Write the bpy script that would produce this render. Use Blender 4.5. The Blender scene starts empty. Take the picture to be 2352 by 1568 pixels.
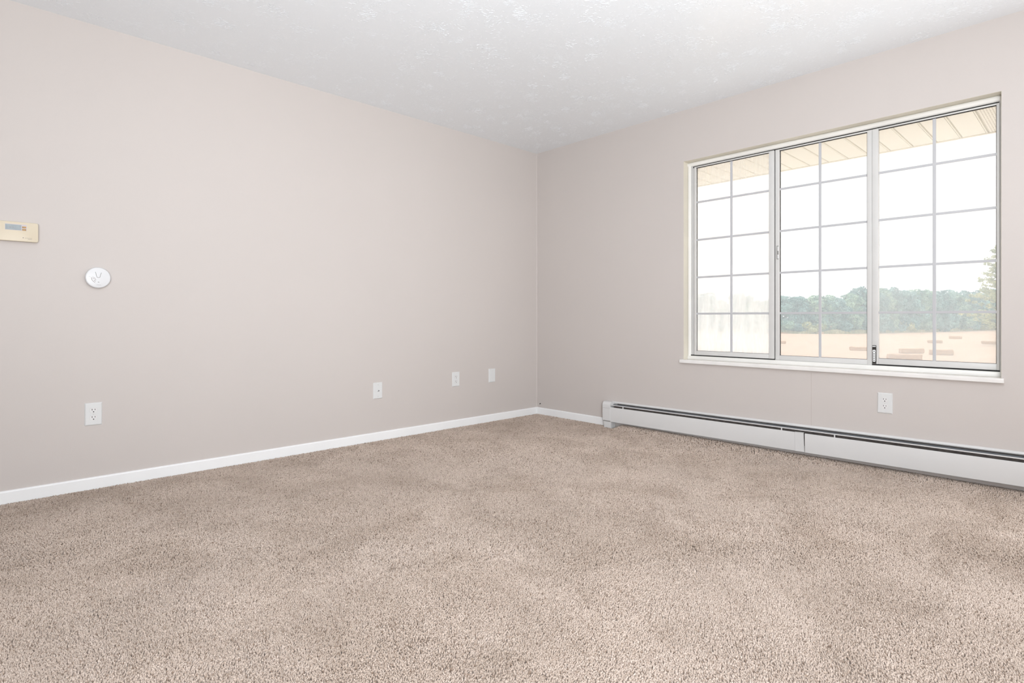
import bpy, bmesh, math, random
import numpy as np
from mathutils import Vector, Matrix, noise

R = math.radians
PI = math.pi
scene = bpy.context.scene
COL = scene.collection

# ------------------------------------------------------------------ camera
cam = bpy.data.cameras.new('camera')
cam.sensor_width = 36.0
cam.sensor_fit = 'HORIZONTAL'
cam.lens = 36.0 * 1283.05 / 2352.0
cam.shift_y = -54.0 / 2352.0
cam.clip_start = 0.05
cam.clip_end = 2000
cam_o = bpy.data.objects.new('camera', cam)
COL.objects.link(cam_o)
CAM = Vector((-3.7931, -3.6513, 0.8956))
YAW = 46.4518
cam_o.location = CAM
cam_o.rotation_euler = (R(90), 0, R(YAW - 90))
scene.camera = cam_o

# ------------------------------------------------------------------ world: bright white summer haze
world = bpy.data.worlds.new('world')
scene.world = world
world.use_nodes = True
wn = world.node_tree.nodes
bg = wn['Background']
bg.inputs['Color'].default_value = (0.90, 0.96, 1.0, 1)
bg.inputs['Strength'].default_value = 1.9

# high hazy sun
sd = bpy.data.lights.new('sun', 'SUN')
sd.energy = 1.2
sd.angle = R(8)
sd.color = (1.0, 0.93, 0.82)
so = bpy.data.objects.new('sun', sd)
COL.objects.link(so)
so.rotation_euler = Vector((-0.25, -0.35, -1.0)).to_track_quat('-Z', 'Y').to_euler()

# flash head bounced off the ceiling beside the camera
ld = bpy.data.lights.new('bounce_flash', 'AREA')
ld.shape = 'DISK'
ld.size = 0.45
ld.energy = 108
ld.color = (0.91, 0.96, 1.0)
lo = bpy.data.objects.new('bounce_flash', ld)
COL.objects.link(lo)
lo.location = (-3.55, -4.00, 1.05)
lo.rotation_euler = Vector((0.26, 0.26, 1.0)).to_track_quat('-Z', 'Y').to_euler()

# added fill lamp behind the camera, brightening the far corner
pd = bpy.data.lights.new('rear_fill', 'AREA')
pd.shape = 'RECTANGLE'
pd.size = 2.6
pd.size_y = 2.0
pd.energy = 86
pd.spread = R(95)
pd.color = (0.94, 0.97, 1.0)
po = bpy.data.objects.new('rear_fill', pd)
COL.objects.link(po)
po.location = (-4.5, -5.5, 1.15)
po.rotation_euler = Vector((0.63, 0.77, 0.06)).to_track_quat('-Z', 'Z').to_euler()

# daylight from the sliding glass door farther along the window wall, out of the picture
sg = bpy.data.lights.new('side_door_daylight', 'AREA')
sg.shape = 'RECTANGLE'
sg.size = 1.5
sg.size_y = 1.9
sg.energy = 34
sg.color = (0.95, 0.98, 1.0)
sgo = bpy.data.objects.new('side_door_daylight', sg)
COL.objects.link(sgo)
sgo.location = (-0.03, -4.65, 1.05)
sgo.rotation_euler = Vector((-1.0, 0.0, 0.0)).to_track_quat('-Z', 'Z').to_euler()

vs = scene.view_settings
scene.display_settings.display_device = 'sRGB'
vs.view_transform = 'Standard'
vs.look = 'None'
vs.exposure = 0.09
vs.gamma = 1.0
vs.use_curve_mapping = False

# ------------------------------------------------------------------ helpers
class MB:
    """collects shapes and links them as one mesh object"""
    def __init__(self):
        self.v = []
        self.f = []

    def add(self, vs_, fs_):
        o = len(self.v)
        self.v += [tuple(p) for p in vs_]
        self.f += [tuple(i + o for i in f) for f in fs_]
        return self

    def box(self, x0, x1, y0, y1, z0, z1, bev=0.0, seg=2):
        bm = bmesh.new()
        bmesh.ops.create_cube(bm, size=1)
        for v in bm.verts:
            v.co = Vector(((x0 + x1) / 2 + v.co.x * abs(x1 - x0), (y0 + y1) / 2 + v.co.y * abs(y1 - y0),
                           (z0 + z1) / 2 + v.co.z * abs(z1 - z0)))
        if bev > 0:
            bmesh.ops.bevel(bm, geom=bm.edges[:], offset=bev, segments=seg, profile=0.5, affect='EDGES')
        bm.verts.index_update()
        self.add([v.co.copy() for v in bm.verts], [[v.index for v in f.verts] for f in bm.faces])
        bm.free()
        return self

    def prism(self, poly, axis, a0, a1, closed=True):
        """extrude a 2-D outline; axis 'y': poly is (x,z); axis 'x': (y,z); axis 'z': (x,y)"""
        n = len(poly)
        def P(p, a):
            return {'y': (p[0], a, p[1]), 'x': (a, p[0], p[1]), 'z': (p[0], p[1], a)}[axis]
        vs_ = [P(p, a0) for p in poly] + [P(p, a1) for p in poly]
        fs_ = [(i, (i + 1) % n, n + (i + 1) % n, n + i) for i in range(n if closed else n - 1)]
        if closed:
            fs_ += [tuple(range(n))[::-1], tuple(range(n, 2 * n))]
        return self.add(vs_, fs_)

    def lathe(self, prof, c, axis='y', n=48):
        """prof: (radius, offset along the axis)"""
        vs_, fs_ = [], []
        for r, h in prof:
            for k in range(n):
                a = 2 * PI * k / n
                u, w = r * math.cos(a), r * math.sin(a)
                vs_.append({'y': (c[0] + u, c[1] + h, c[2] + w), 'x': (c[0] + h, c[1] + u, c[2] + w),
                            'z': (c[0] + u, c[1] + w, c[2] + h)}[axis])
        m = len(prof)
        for i in range(m - 1):
            for k in range(n):
                fs_.append((i * n + k, i * n + (k + 1) % n, (i + 1) * n + (k + 1) % n, (i + 1) * n + k))
        fs_.append(tuple(range(n))[::-1])
        fs_.append(tuple(range((m - 1) * n, m * n)))
        return self.add(vs_, fs_)

    def tube(self, pts, radii, n=8):
        vs_, fs_ = [], []
        pts = [Vector(p) for p in pts]
        for i, p in enumerate(pts):
            d = (pts[min(i + 1, len(pts) - 1)] - pts[max(i - 1, 0)]).normalized()
            a = d.orthogonal().normalized()
            b = d.cross(a)
            for k in range(n):
                t = 2 * PI * k / n
                vs_.append(p + (a * math.cos(t) + b * math.sin(t)) * radii[i])
        for i in range(len(pts) - 1):
            for k in range(n):
                fs_.append((i * n + k, i * n + (k + 1) % n, (i + 1) * n + (k + 1) % n, (i + 1) * n + k))
        fs_.append(tuple(range(n))[::-1])
        fs_.append(tuple(range((len(pts) - 1) * n, len(pts) * n)))
        return self.add(vs_, fs_)

    def build(self, name, mat, parent=None, smooth=False):
        me = bpy.data.meshes.new(name)
        me.from_pydata(self.v, [], self.f)
        bm = bmesh.new()
        bm.from_mesh(me)
        bmesh.ops.recalc_face_normals(bm, faces=bm.faces[:])
        bm.to_mesh(me)
        bm.free()
        me.materials.append(mat)
        if smooth:
            me.polygons.foreach_set('use_smooth', [True] * len(me.polygons))
            try:
                me.set_sharp_from_angle(angle=R(35))
            except Exception:
                pass
        o = bpy.data.objects.new(name, me)
        COL.objects.link(o)
        if parent is not None:
            o.parent = parent
        return o


def tag(o, label=None, cat=None, group=None, kind=None):
    if label: o['label'] = label
    if cat: o['category'] = cat
    if group: o['group'] = group
    if kind: o['kind'] = kind
    return o


def empty(name, loc=(0, 0, 0), rot=(0, 0, 0)):
    o = bpy.data.objects.new(name, None)
    o.empty_display_size = 0.05
    COL.objects.link(o)
    o.location = loc
    o.rotation_euler = rot
    return o


def copy_tree(o, parent=None):
    c = o.copy()
    COL.objects.link(c)
    if parent is not None:
        c.parent = parent
    for ch in list(o.children):
        copy_tree(ch, c)
    return c

# ------------------------------------------------------------------ materials
def new_mat(name):
    m = bpy.data.materials.new(name)
    m.use_nodes = True
    nt = m.node_tree
    return m, nt, nt.nodes['Principled BSDF']


def node(nt, kind, **kw):
    n = nt.nodes.new(kind)
    for k, v in kw.items():
        if k in n.inputs:
            n.inputs[k].default_value = v
        else:
            setattr(n, k, v)
    return n


def coords(nt, scale=(1, 1, 1), rot=(0, 0, 0)):
    tc = node(nt, 'ShaderNodeTexCoord')
    mp = node(nt, 'ShaderNodeMapping')
    mp.inputs['Scale'].default_value = scale
    mp.inputs['Rotation'].default_value = rot
    nt.links.new(tc.outputs['Object'], mp.inputs['Vector'])
    return mp.outputs['Vector']


def ramp(nt, src, stops):
    r = nt.nodes.new('ShaderNodeValToRGB')
    els = r.color_ramp.elements
    while len(els) < len(stops):
        els.new(0.5)
    for e, (p, c) in zip(els, stops):
        e.position = p
        e.color = (c[0], c[1], c[2], 1) if not isinstance(c, (int, float)) else (c, c, c, 1)
    nt.links.new(src, r.inputs['Fac'])
    return r.outputs['Color']


def painted(name, col, rough=0.5, var=0.03, scale=6.0, spec=0.4, metal=0.0, bump=0.0, bscale=300.0):
    """plain paint, plastic or metal with a slight uneven tone and an optional fine texture"""
    m, nt, b = new_mat(name)
    v = coords(nt)
    n = node(nt, 'ShaderNodeTexNoise', Scale=scale, Detail=3.0)
    nt.links.new(v, n.inputs['Vector'])
    c0 = [max(0, c * (1 - var)) for c in col]
    c1 = [min(1, c * (1 + var)) for c in col]
    nt.links.new(ramp(nt, n.outputs['Fac'], [(0.3, c0), (0.7, c1)]), b.inputs['Base Color'])
    b.inputs['Roughness'].default_value = rough
    b.inputs['Specular IOR Level'].default_value = spec
    b.inputs['Metallic'].default_value = metal
    if bump > 0:
        n2 = node(nt, 'ShaderNodeTexNoise', Scale=bscale, Detail=2.0)
        nt.links.new(v, n2.inputs['Vector'])
        bp = node(nt, 'ShaderNodeBump', Strength=bump, Distance=0.002)
        nt.links.new(n2.outputs['Fac'], bp.inputs['Height'])
        nt.links.new(bp.outputs['Normal'], b.inputs['Normal'])
    return m


WALLC = (0.580, 0.532, 0.505)


def wall_material(name, seam=False):
    m, nt, b = new_mat(name)
    v = coords(nt)
    n = node(nt, 'ShaderNodeTexNoise', Scale=1.3, Detail=3.0)
    nt.links.new(v, n.inputs['Vector'])
    col = ramp(nt, n.outputs['Fac'], [(0.3, [c * 0.99 for c in WALLC]), (0.7, [c * 1.01 for c in WALLC])])
    b.inputs['Roughness'].default_value = 0.55
    b.inputs['Specular IOR Level'].default_value = 0.3
    n2 = node(nt, 'ShaderNodeTexNoise', Scale=190.0, Detail=2.0)
    nt.links.new(v, n2.inputs['Vector'])
    bp = node(nt, 'ShaderNodeBump', Strength=0.10, Distance=0.0015)
    nt.links.new(n2.outputs['Fac'], bp.inputs['Height'])
    nt.links.new(bp.outputs['Normal'], b.inputs['Normal'])
    if seam:                                   # hairline crack in the plaster under the window
        sx = node(nt, 'ShaderNodeSeparateXYZ')
        nt.links.new(v, sx.inputs[0])
        a = node(nt, 'ShaderNodeMath', operation='ADD'); a.inputs[1].default_value = 2.3985
        nt.links.new(sx.outputs['Y'], a.inputs[0])
        ab = node(nt, 'ShaderNodeMath', operation='ABSOLUTE'); nt.links.new(a.outputs[0], ab.inputs[0])
        lt = node(nt, 'ShaderNodeMath', operation='LESS_THAN'); lt.inputs[1].default_value = 0.0014
        nt.links.new(ab.outputs[0], lt.inputs[0])
        lz = node(nt, 'ShaderNodeMath', operation='LESS_THAN'); lz.inputs[1].default_value = 0.55
        nt.links.new(sx.outputs['Z'], lz.inputs[0])
        mu = node(nt, 'ShaderNodeMath', operation='MULTIPLY')
        nt.links.new(lt.outputs[0], mu.inputs[0]); nt.links.new(lz.outputs[0], mu.inputs[1])
        mx = node(nt, 'ShaderNodeMixRGB'); mx.inputs['Color2'].default_value = (0.50, 0.44, 0.41, 1)
        nt.links.new(mu.outputs[0], mx.inputs['Fac']); nt.links.new(col, mx.inputs['Color1'])
        col = mx.outputs['Color']
    nt.links.new(col, b.inputs['Base Color'])
    return m


def ceiling_material():
    m, nt, b = new_mat('textured_ceiling_paint')
    b.inputs['Base Color'].default_value = (0.885, 0.915, 0.945, 1)
    b.inputs['Roughness'].default_value = 0.22
    b.inputs['Specular IOR Level'].default_value = 0.6
    v = coords(nt)
    n = node(nt, 'ShaderNodeTexNoise', Scale=60.0, Detail=3.0)
    nt.links.new(v, n.inputs['Vector'])
    bp = node(nt, 'ShaderNodeBump', Strength=0.12, Distance=0.001)
    nt.links.new(n.outputs['Fac'], bp.inputs['Height'])
    nt.links.new(bp.outputs['Normal'], b.inputs['Normal'])
    return m


def carpet_material():
    m, nt, b = new_mat('beige_carpet_yarn')
    v = coords(nt)
    geo = node(nt, 'ShaderNodeNewGeometry')
    fleck = ramp(nt, geo.outputs['Random Per Island'],
                 [(0.0, (0.33, 0.24, 0.18)), (0.14, (0.57, 0.455, 0.375)), (0.6, (0.65, 0.53, 0.45)), (1.0, (0.74, 0.615, 0.53))])
    n = node(nt, 'ShaderNodeTexNoise', Scale=2.3, Detail=5.0, Roughness=0.62, Distortion=0.8)
    nt.links.new(v, n.inputs['Vector'])
    pile_sheen = ramp(nt, n.outputs['Fac'], [(0.36, (0.82, 0.80, 0.775)), (0.58, (1.0, 1.0, 1.0))])  # sheen of the leaning pile, painted into the yarn colour as patches
    mu = node(nt, 'ShaderNodeMixRGB', blend_type='MULTIPLY'); mu.inputs['Fac'].default_value = 1
    nt.links.new(fleck, mu.inputs['Color1']); nt.links.new(pile_sheen, mu.inputs['Color2'])
    nt.links.new(mu.outputs['Color'], b.inputs['Base Color'])
    b.inputs['Roughness'].default_value = 0.9
    b.inputs['Specular IOR Level'].default_value = 0.1
    b.inputs['Sheen Weight'].default_value = 0.15
    b.inputs['Sheen Roughness'].default_value = 0.6
    return m


def pane_material(name, haze, streak=False):
    """window glass: clear, slightly reflective, with a film of dust or trapped moisture that scatters daylight"""
    m, nt, b = new_mat(name)
    nt.nodes.remove(b)
    out = nt.nodes['Material Output']
    tr = node(nt, 'ShaderNodeBsdfTransparent')
    tl = node(nt, 'ShaderNodeBsdfTranslucent'); tl.inputs['Color'].default_value = (0.93, 0.95, 0.95, 1)
    gl = node(nt, 'ShaderNodeBsdfGlossy'); gl.inputs['Roughness'].default_value = 0.02
    v = coords(nt, (1, 7 if streak else 2.0, 1.1))
    n = node(nt, 'ShaderNodeTexNoise', Scale=2.2 if streak else 1.2, Detail=4.0, Roughness=0.6, Distortion=0.25)
    nt.links.new(v, n.inputs['Vector'])
    f = ramp(nt, n.outputs['Fac'], [(0.30, haze[0]), (0.70, haze[1])])
    if streak:                                 # the film is thickest low on the pane
        v2 = coords(nt)
        sx = node(nt, 'ShaderNodeSeparateXYZ'); nt.links.new(v2, sx.inputs[0])
        g = node(nt, 'ShaderNodeMapRange'); g.inputs['From Min'].default_value = 0.6; g.inputs['From Max'].default_value = 2.0
        g.inputs['To Min'].default_value = 1.0; g.inputs['To Max'].default_value = 0.45
        nt.links.new(sx.outputs['Z'], g.inputs['Value'])
        mu = node(nt, 'ShaderNodeMath', operation='MULTIPLY')
        nt.links.new(f, mu.inputs[0]); nt.links.new(g.outputs[0], mu.inputs[1])
        f = mu.outputs[0]
    mx = node(nt, 'ShaderNodeMixShader')
    nt.links.new(f, mx.inputs['Fac']); nt.links.new(tr.outputs[0], mx.inputs[1]); nt.links.new(tl.outputs[0], mx.inputs[2])
    mx2 = node(nt, 'ShaderNodeMixShader'); mx2.inputs['Fac'].default_value = 0.035
    nt.links.new(mx.outputs[0], mx2.inputs[1]); nt.links.new(gl.outputs[0], mx2.inputs[2])
    nt.links.new(mx2.outputs[0], out.inputs['Surface'])
    return m


def foliage_material(name, dark, light, trans=0.25, clump=0.45):
    """leaves whose green varies from spray to spray and a little from leaf to leaf"""
    m, nt, b = new_mat(name)
    geo = node(nt, 'ShaderNodeNewGeometry')
    v = coords(nt)
    n = node(nt, 'ShaderNodeTexNoise', Scale=clump, Detail=2.0)
    nt.links.new(v, n.inputs['Vector'])
    mm = node(nt, 'ShaderNodeMath', operation='MULTIPLY_ADD')
    mm.inputs[1].default_value = 0.22
    nt.links.new(geo.outputs['Random Per Island'], mm.inputs[0]); nt.links.new(n.outputs['Fac'], mm.inputs[2])
    c = ramp(nt, mm.outputs[0], [(0.45, dark), (0.80, light)])
    nt.links.new(c, b.inputs['Base Color'])
    b.inputs['Roughness'].default_value = 0.7
    b.inputs['Specular IOR Level'].default_value = 0.2
    tl = node(nt, 'ShaderNodeBsdfTranslucent')
    nt.links.new(c, tl.inputs['Color'])
    mx = node(nt, 'ShaderNodeMixShader'); mx.inputs['Fac'].default_value = trans
    out = nt.nodes['Material Output']
    nt.links.new(b.outputs[0], mx.inputs[1]); nt.links.new(tl.outputs[0], mx.inputs[2])
    nt.links.new(mx.outputs[0], out.inputs['Surface'])
    return m


def straw_material(name, c0, c1, scale=(1, 1, 1), s=14.0, rot=0.0):
    m, nt, b = new_mat(name)
    v = coords(nt, scale, (0, 0, rot))
    n = node(nt, 'ShaderNodeTexNoise', Scale=s, Detail=6.0, Roughness=0.65)
    nt.links.new(v, n.inputs['Vector'])
    nt.links.new(ramp(nt, n.outputs['Fac'], [(0.32, c0), (0.68, c1)]), b.inputs['Base Color'])
    b.inputs['Roughness'].default_value = 0.9
    b.inputs['Specular IOR Level'].default_value = 0.1
    return m


def soffit_material():
    """cream vinyl; the panel nearest the right end of the window is perforated with rows of small holes"""
    m, nt, b = new_mat('cream_soffit_vinyl')
    v = coords(nt)
    sx = node(nt, 'ShaderNodeSeparateXYZ'); nt.links.new(v, sx.inputs[0])
    def cell(sock, pitch):
        d = node(nt, 'ShaderNodeMath', operation='DIVIDE'); d.inputs[1].default_value = pitch
        nt.links.new(sock, d.inputs[0])
        f = node(nt, 'ShaderNodeMath', operation='FRACT'); nt.links.new(d.outputs[0], f.inputs[0])
        s = node(nt, 'ShaderNodeMath', operation='SUBTRACT'); s.inputs[1].default_value = 0.5
        nt.links.new(f.outputs[0], s.inputs[0])
        p = node(nt, 'ShaderNodeMath', operation='POWER'); p.inputs[1].default_value = 2
        ab = node(nt, 'ShaderNodeMath', operation='ABSOLUTE'); nt.links.new(s.outputs[0], ab.inputs[0])
        nt.links.new(ab.outputs[0], p.inputs[0])
        return p.outputs[0]
    ad = node(nt, 'ShaderNodeMath', operation='ADD')
    nt.links.new(cell(sx.outputs['X'], 0.022), ad.inputs[0]); nt.links.new(cell(sx.outputs['Y'], 0.0135), ad.inputs[1])
    lt = node(nt, 'ShaderNodeMath', operation='LESS_THAN'); lt.inputs[1].default_value = 0.055
    nt.links.new(ad.outputs[0], lt.inputs[0])
    ly = node(nt, 'ShaderNodeMath', operation='LESS_THAN'); ly.inputs[1].default_value = -3.150
    nt.links.new(sx.outputs['Y'], ly.inputs[0])
    gy = node(nt, 'ShaderNodeMath', operation='GREATER_THAN'); gy.inputs[1].default_value = -3.245
    nt.links.new(sx.outputs['Y'], gy.inputs[0])
    m1 = node(nt, 'ShaderNodeMath', operation='MULTIPLY'); m2 = node(nt, 'ShaderNodeMath', operation='MULTIPLY')
    nt.links.new(lt.outputs[0], m1.inputs[0]); nt.links.new(ly.outputs[0], m1.inputs[1])
    nt.links.new(m1.outputs[0], m2.inputs[0]); nt.links.new(gy.outputs[0], m2.inputs[1])
    mx = node(nt, 'ShaderNodeMixRGB')
    mx.inputs['Color1'].default_value = (0.87, 0.83, 0.72, 1)
    mx.inputs['Color2'].default_value = (0.30, 0.25, 0.17, 1)
    nt.links.new(m2.outputs[0], mx.inputs['Fac'])
    nt.links.new(mx.outputs['Color'], b.inputs['Base Color'])
    b.inputs['Roughness'].default_value = 0.45
    return m


M = {
    'wall': wall_material('greige_wall_paint'),
    'wall_seam': wall_material('greige_wall_paint_with_crack', True),
    'ceiling': ceiling_material(),
    'backing': painted('carpet_backing', (0.42, 0.33, 0.27), 0.95),
    'carpet': carpet_material(),
    'white': painted('white_trim_paint', (0.87, 0.87, 0.87), 0.35, 0.015),
    'caulk': painted('pale_caulk', (0.62, 0.565, 0.54), 0.5, 0.02),
    'plate': painted('white_plastic_plate', (0.70, 0.70, 0.695), 0.30, 0.01),
    'face': painted('white_plastic_receptacle', (0.75, 0.74, 0.735), 0.25, 0.01),
    'slot': painted('dark_slot', (0.05, 0.04, 0.04), 0.6, 0.1),
    'slot_black': painted('black_hole', (0.008, 0.007, 0.007), 0.7, 0.1),
    'chrome': painted('nickel_metal', (0.55, 0.55, 0.55), 0.28, 0.05, metal=1.0),
    'screw': painted('white_screw_paint', (0.62, 0.61, 0.60), 0.4),
    'ivory': painted('aged_ivory_plastic', (0.66, 0.575, 0.44), 0.38, 0.02),
    'lcd': painted('grey_blue_lcd', (0.34, 0.38, 0.40), 0.18, 0.06, 60.0),
    'lcd_frame': painted('lilac_grey_bezel', (0.55, 0.50, 0.52), 0.35),
    'amber': painted('amber_button', (0.42, 0.24, 0.08), 0.35, 0.2, 90.0),
    'print': painted('grey_print', (0.22, 0.20, 0.18), 0.6),
    'print_pale': painted('pale_grey_print', (0.50, 0.50, 0.50), 0.6),
    'alarm': painted('white_alarm_plastic', (0.72, 0.72, 0.73), 0.32, 0.008),
    'groove': painted('grey_groove', (0.30, 0.29, 0.28), 0.6),
    'groove_dark': painted('brown_slot', (0.22, 0.16, 0.15), 0.6),
    'enamel': painted('white_heater_enamel', (0.68, 0.672, 0.665), 0.32, 0.01, bump=0.03, bscale=20.0),
    'galv': painted('galvanised_steel', (0.24, 0.26, 0.28), 0.42, 0.22, 9.0, metal=0.55),
    'fins_slot_shade': painted('dark_fins_and_slot_shade', (0.05, 0.042, 0.038), 0.8, 0.4, 40.0),
    'liner': painted('aged_cream_return', (0.70, 0.655, 0.56), 0.5, 0.06, 5.0),
    'frame': painted('white_window_trim', (0.80, 0.785, 0.75), 0.35, 0.05, 4.0),
    'sash': painted('grey_white_aluminium', (0.63, 0.62, 0.605), 0.36, 0.03, 8.0),
    'gasket': painted('black_gasket', (0.015, 0.014, 0.013), 0.7),
    'grille': painted('pale_grey_grille', (0.50, 0.50, 0.515), 0.4, 0.02),
    'sill': painted('white_sill_paint', (0.80, 0.775, 0.75), 0.35, 0.05, 7.0),
    'brownjamb': painted('brown_exterior_strip', (0.30, 0.19, 0.14), 0.6, 0.1),
    'latch': painted('black_latch', (0.03, 0.027, 0.025), 0.4, 0.2),
    'pane_fog': pane_material('fogged_pane', (0.40, 0.86), True),
    'pane_mid': pane_material('dusty_pane', (0.09, 0.15)),
    'pane_clear': pane_material('dusty_pane_right', (0.12, 0.20)),
    'soffit': soffit_material(),
    'fascia': painted('cream_fascia', (0.78, 0.72, 0.60), 0.5),
    'roof': painted('grey_shingle', (0.20, 0.19, 0.18), 0.9, 0.3, 30.0),
    'field': straw_material('cut_hay_field', (0.53, 0.385, 0.265), (0.66, 0.50, 0.36), (0.02, 0.16, 1), 6.0, R(12)),
    'bale': straw_material('hay_bale_straw', (0.40, 0.255, 0.14), (0.66, 0.45, 0.265), (2, 2, 7), 3.0),
    'concrete': painted('pale_bounce_concrete', (0.80, 0.79, 0.76), 0.85, 0.04, 2.0),
    'bark': painted('grey_bark', (0.16, 0.13, 0.11), 0.9, 0.3, 8.0),
    'leaf_blue': foliage_material('blue_green_leaves', (0.05, 0.19, 0.21), (0.40, 0.66, 0.62)),
    'leaf_mid': foliage_material('mid_green_leaves', (0.09, 0.25, 0.23), (0.56, 0.78, 0.58)),
    'leaf_lime': foliage_material('yellow_green_leaves', (0.30, 0.37, 0.17), (0.78, 0.80, 0.46), 0.4, 0.9),
    'grass': foliage_material('tall_pale_grass', (0.50, 0.53, 0.30), (0.85, 0.80, 0.54), 0.3, 0.25),
}

# ------------------------------------------------------------------ the room shell
H = 2.44
XB, YF = -6.4, -5.6          # the two walls behind the camera
OY0, OY1, OZ0, OZ1 = -3.3048, -1.5156, 0.562, 2.060   # window opening
WT = 0.11

def structure(o, label=None):
    o['kind'] = 'structure'
    if label:
        o['label'] = label
    return o

structure(MB().box(XB - 0.1, WT, 0, 0.12, -0.05, H + 0.1).build('wall_left', M['wall']), 'long greige wall with thermostat and round alarm')
w = MB()
w.box(0, WT, OY1, 0, -0.05, H + 0.1)
w.box(0, WT, YF - 0.1, OY0, -0.05, H + 0.1)
w.box(0, WT, OY0, OY1, OZ1, H + 0.1)
w.box(0, WT, OY0, OY1, -0.05, OZ0)
structure(w.build('wall_right', M['wall_seam']), 'greige wall with the window and the baseboard heater')
structure(MB().box(XB - 0.1, XB, YF - 0.1, 0.12, -0.05, H + 0.1).build('wall_back', M['wall']))
structure(MB().box(XB - 0.1, WT, YF - 0.1, YF, -0.05, H + 0.1).build('wall_front', M['wall']))
structure(MB().box(XB - 0.1, WT, YF - 0.1, 0.12, H, H + 0.12).build('ceiling', M['ceiling']), 'white ceiling with stamped brush texture')
structure(MB().box(XB - 0.1, WT, YF - 0.1, 0.12, -0.12, -0.014).build('floor', M['backing']), 'floor under the beige carpet')

# baseboards with an eased top edge
bbp = [(0, -0.014), (-0.011, -0.014), (-0.011, 0.052), (-0.009, 0.057), (-0.005, 0.0595), (0, 0.0595)]
structure(MB().prism([(y, z) for y, z in bbp], 'x', XB, -0.0105).build('baseboard_left', M['white']), 'white baseboard along the long wall')
structure(MB().prism(bbp, 'y', -0.818, 0.0).build('baseboard_right', M['white']), 'short white baseboard between corner and heater')
structure(MB().prism([(-0.0022, 0.0), (0.0, -0.0022), (0.0, 0.0)], 'z', 0.0595, H).build('trim_1', M['caulk']), 'thin caulk line in the room corner')

# raised plaster strokes left by the stamping brush on the ceiling
def ceiling_strokes():
    rng = np.random.default_rng(21)
    cx, cy = [], []
    ang, ln, amp = [], [], []
    gx = np.arange(-4.6, 0, 0.125)
    for i, x0 in enumerate(gx):
        for y0 in np.arange(-4.6, 0, 0.125):
            x, y = x0 + rng.uniform(-0.09, 0.09), y0 + rng.uniform(-0.09, 0.09)
            dep = (x - CAM.x) * math.cos(R(YAW)) + (y - CAM.y) * math.sin(R(YAW))
            if dep < 1.9:
                continue
            k = int(rng.choice([10, 34, 70, 110], p=[0.30, 0.30, 0.25, 0.15]))
            base = rng.uniform(0, 2 * PI)
            rad = rng.uniform(0.05, 0.13)
            t = base + rng.normal(0, 0.8, k)
            r = rad * np.sqrt(rng.uniform(0.03, 1, k))
            cx.append(x + r * np.cos(t)); cy.append(y + r * np.sin(t))
            ang.append(t + rng.normal(0, 0.45, k)); ln.append(rng.uniform(0.007, 0.024, k))
            amp.append(rng.uniform(0.35, 1.0) * rng.uniform(0.5, 1.2, k))
    k = 40000                                  # stray strokes between the stamps
    cx.append(rng.uniform(-4.6, 0, k)); cy.append(rng.uniform(-4.6, 0, k)); ang.append(rng.uniform(0, 2 * PI, k))
    ln.append(rng.uniform(0.005, 0.016, k)); amp.append(rng.uniform(0.2, 0.5, k))
    cx, cy, ang, ln, amp = (np.concatenate(q) for q in (cx, cy, ang, ln, amp))
    ok = (cx < -0.02) & (cy < -0.02)
    cx, cy, ang, ln, amp = cx[ok], cy[ok], ang[ok], ln[ok], amp[ok]
    n = len(cx)
    bend = rng.normal(0, 0.5, n)
    hw = rng.uniform(0.0008, 0.0018, n)
    hh = 0.0018 * amp
    V = np.zeros((n, 12, 3))
    for j, (u, w_) in enumerate(((-0.5, 0.25), (-0.18, 1.0), (0.18, 0.95), (0.5, 0.2))):
        a_ = ang + bend * u
        px = cx + np.cos(a_) * ln * u; py = cy + np.sin(a_) * ln * u
        nx, ny = -np.sin(a_), np.cos(a_)
        V[:, 3 * j, 0] = px - nx * hw * w_; V[:, 3 * j, 1] = py - ny * hw * w_; V[:, 3 * j, 2] = H + 0.0002
        V[:, 3 * j + 1, 0] = px; V[:, 3 * j + 1, 1] = py; V[:, 3 * j + 1, 2] = H - hh * w_
        V[:, 3 * j + 2, 0] = px + nx * hw * w_; V[:, 3 * j + 2, 1] = py + ny * hw * w_; V[:, 3 * j + 2, 2] = H + 0.0002
    T = []
    for j in range(3):
        o_ = 3 * j
        T += [(o_, o_ + 3, o_ + 4, o_ + 1), (o_ + 1, o_ + 4, o_ + 5, o_ + 2)]
    F = (np.arange(n)[:, None, None] * 12 + np.array(T)[None]).reshape(-1, 4)
    me = bpy.data.meshes.new('plaster_strokes')
    me.vertices.add(n * 12); me.vertices.foreach_set('co', V.reshape(-1).astype(np.float32))
    me.loops.add(len(F) * 4); me.loops.foreach_set('vertex_index', F.reshape(-1).astype(np.int32))
    me.polygons.add(len(F)); me.polygons.foreach_set('loop_start', (np.arange(len(F)) * 4).astype(np.int32))
    me.update(calc_edges=True)
    me.materials.append(M['ceiling'])
    o = bpy.data.objects.new('plaster_strokes', me)
    COL.objects.link(o)
    o.parent = bpy.data.objects['ceiling']
    o['kind'] = 'stuff'
ceiling_strokes()

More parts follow.
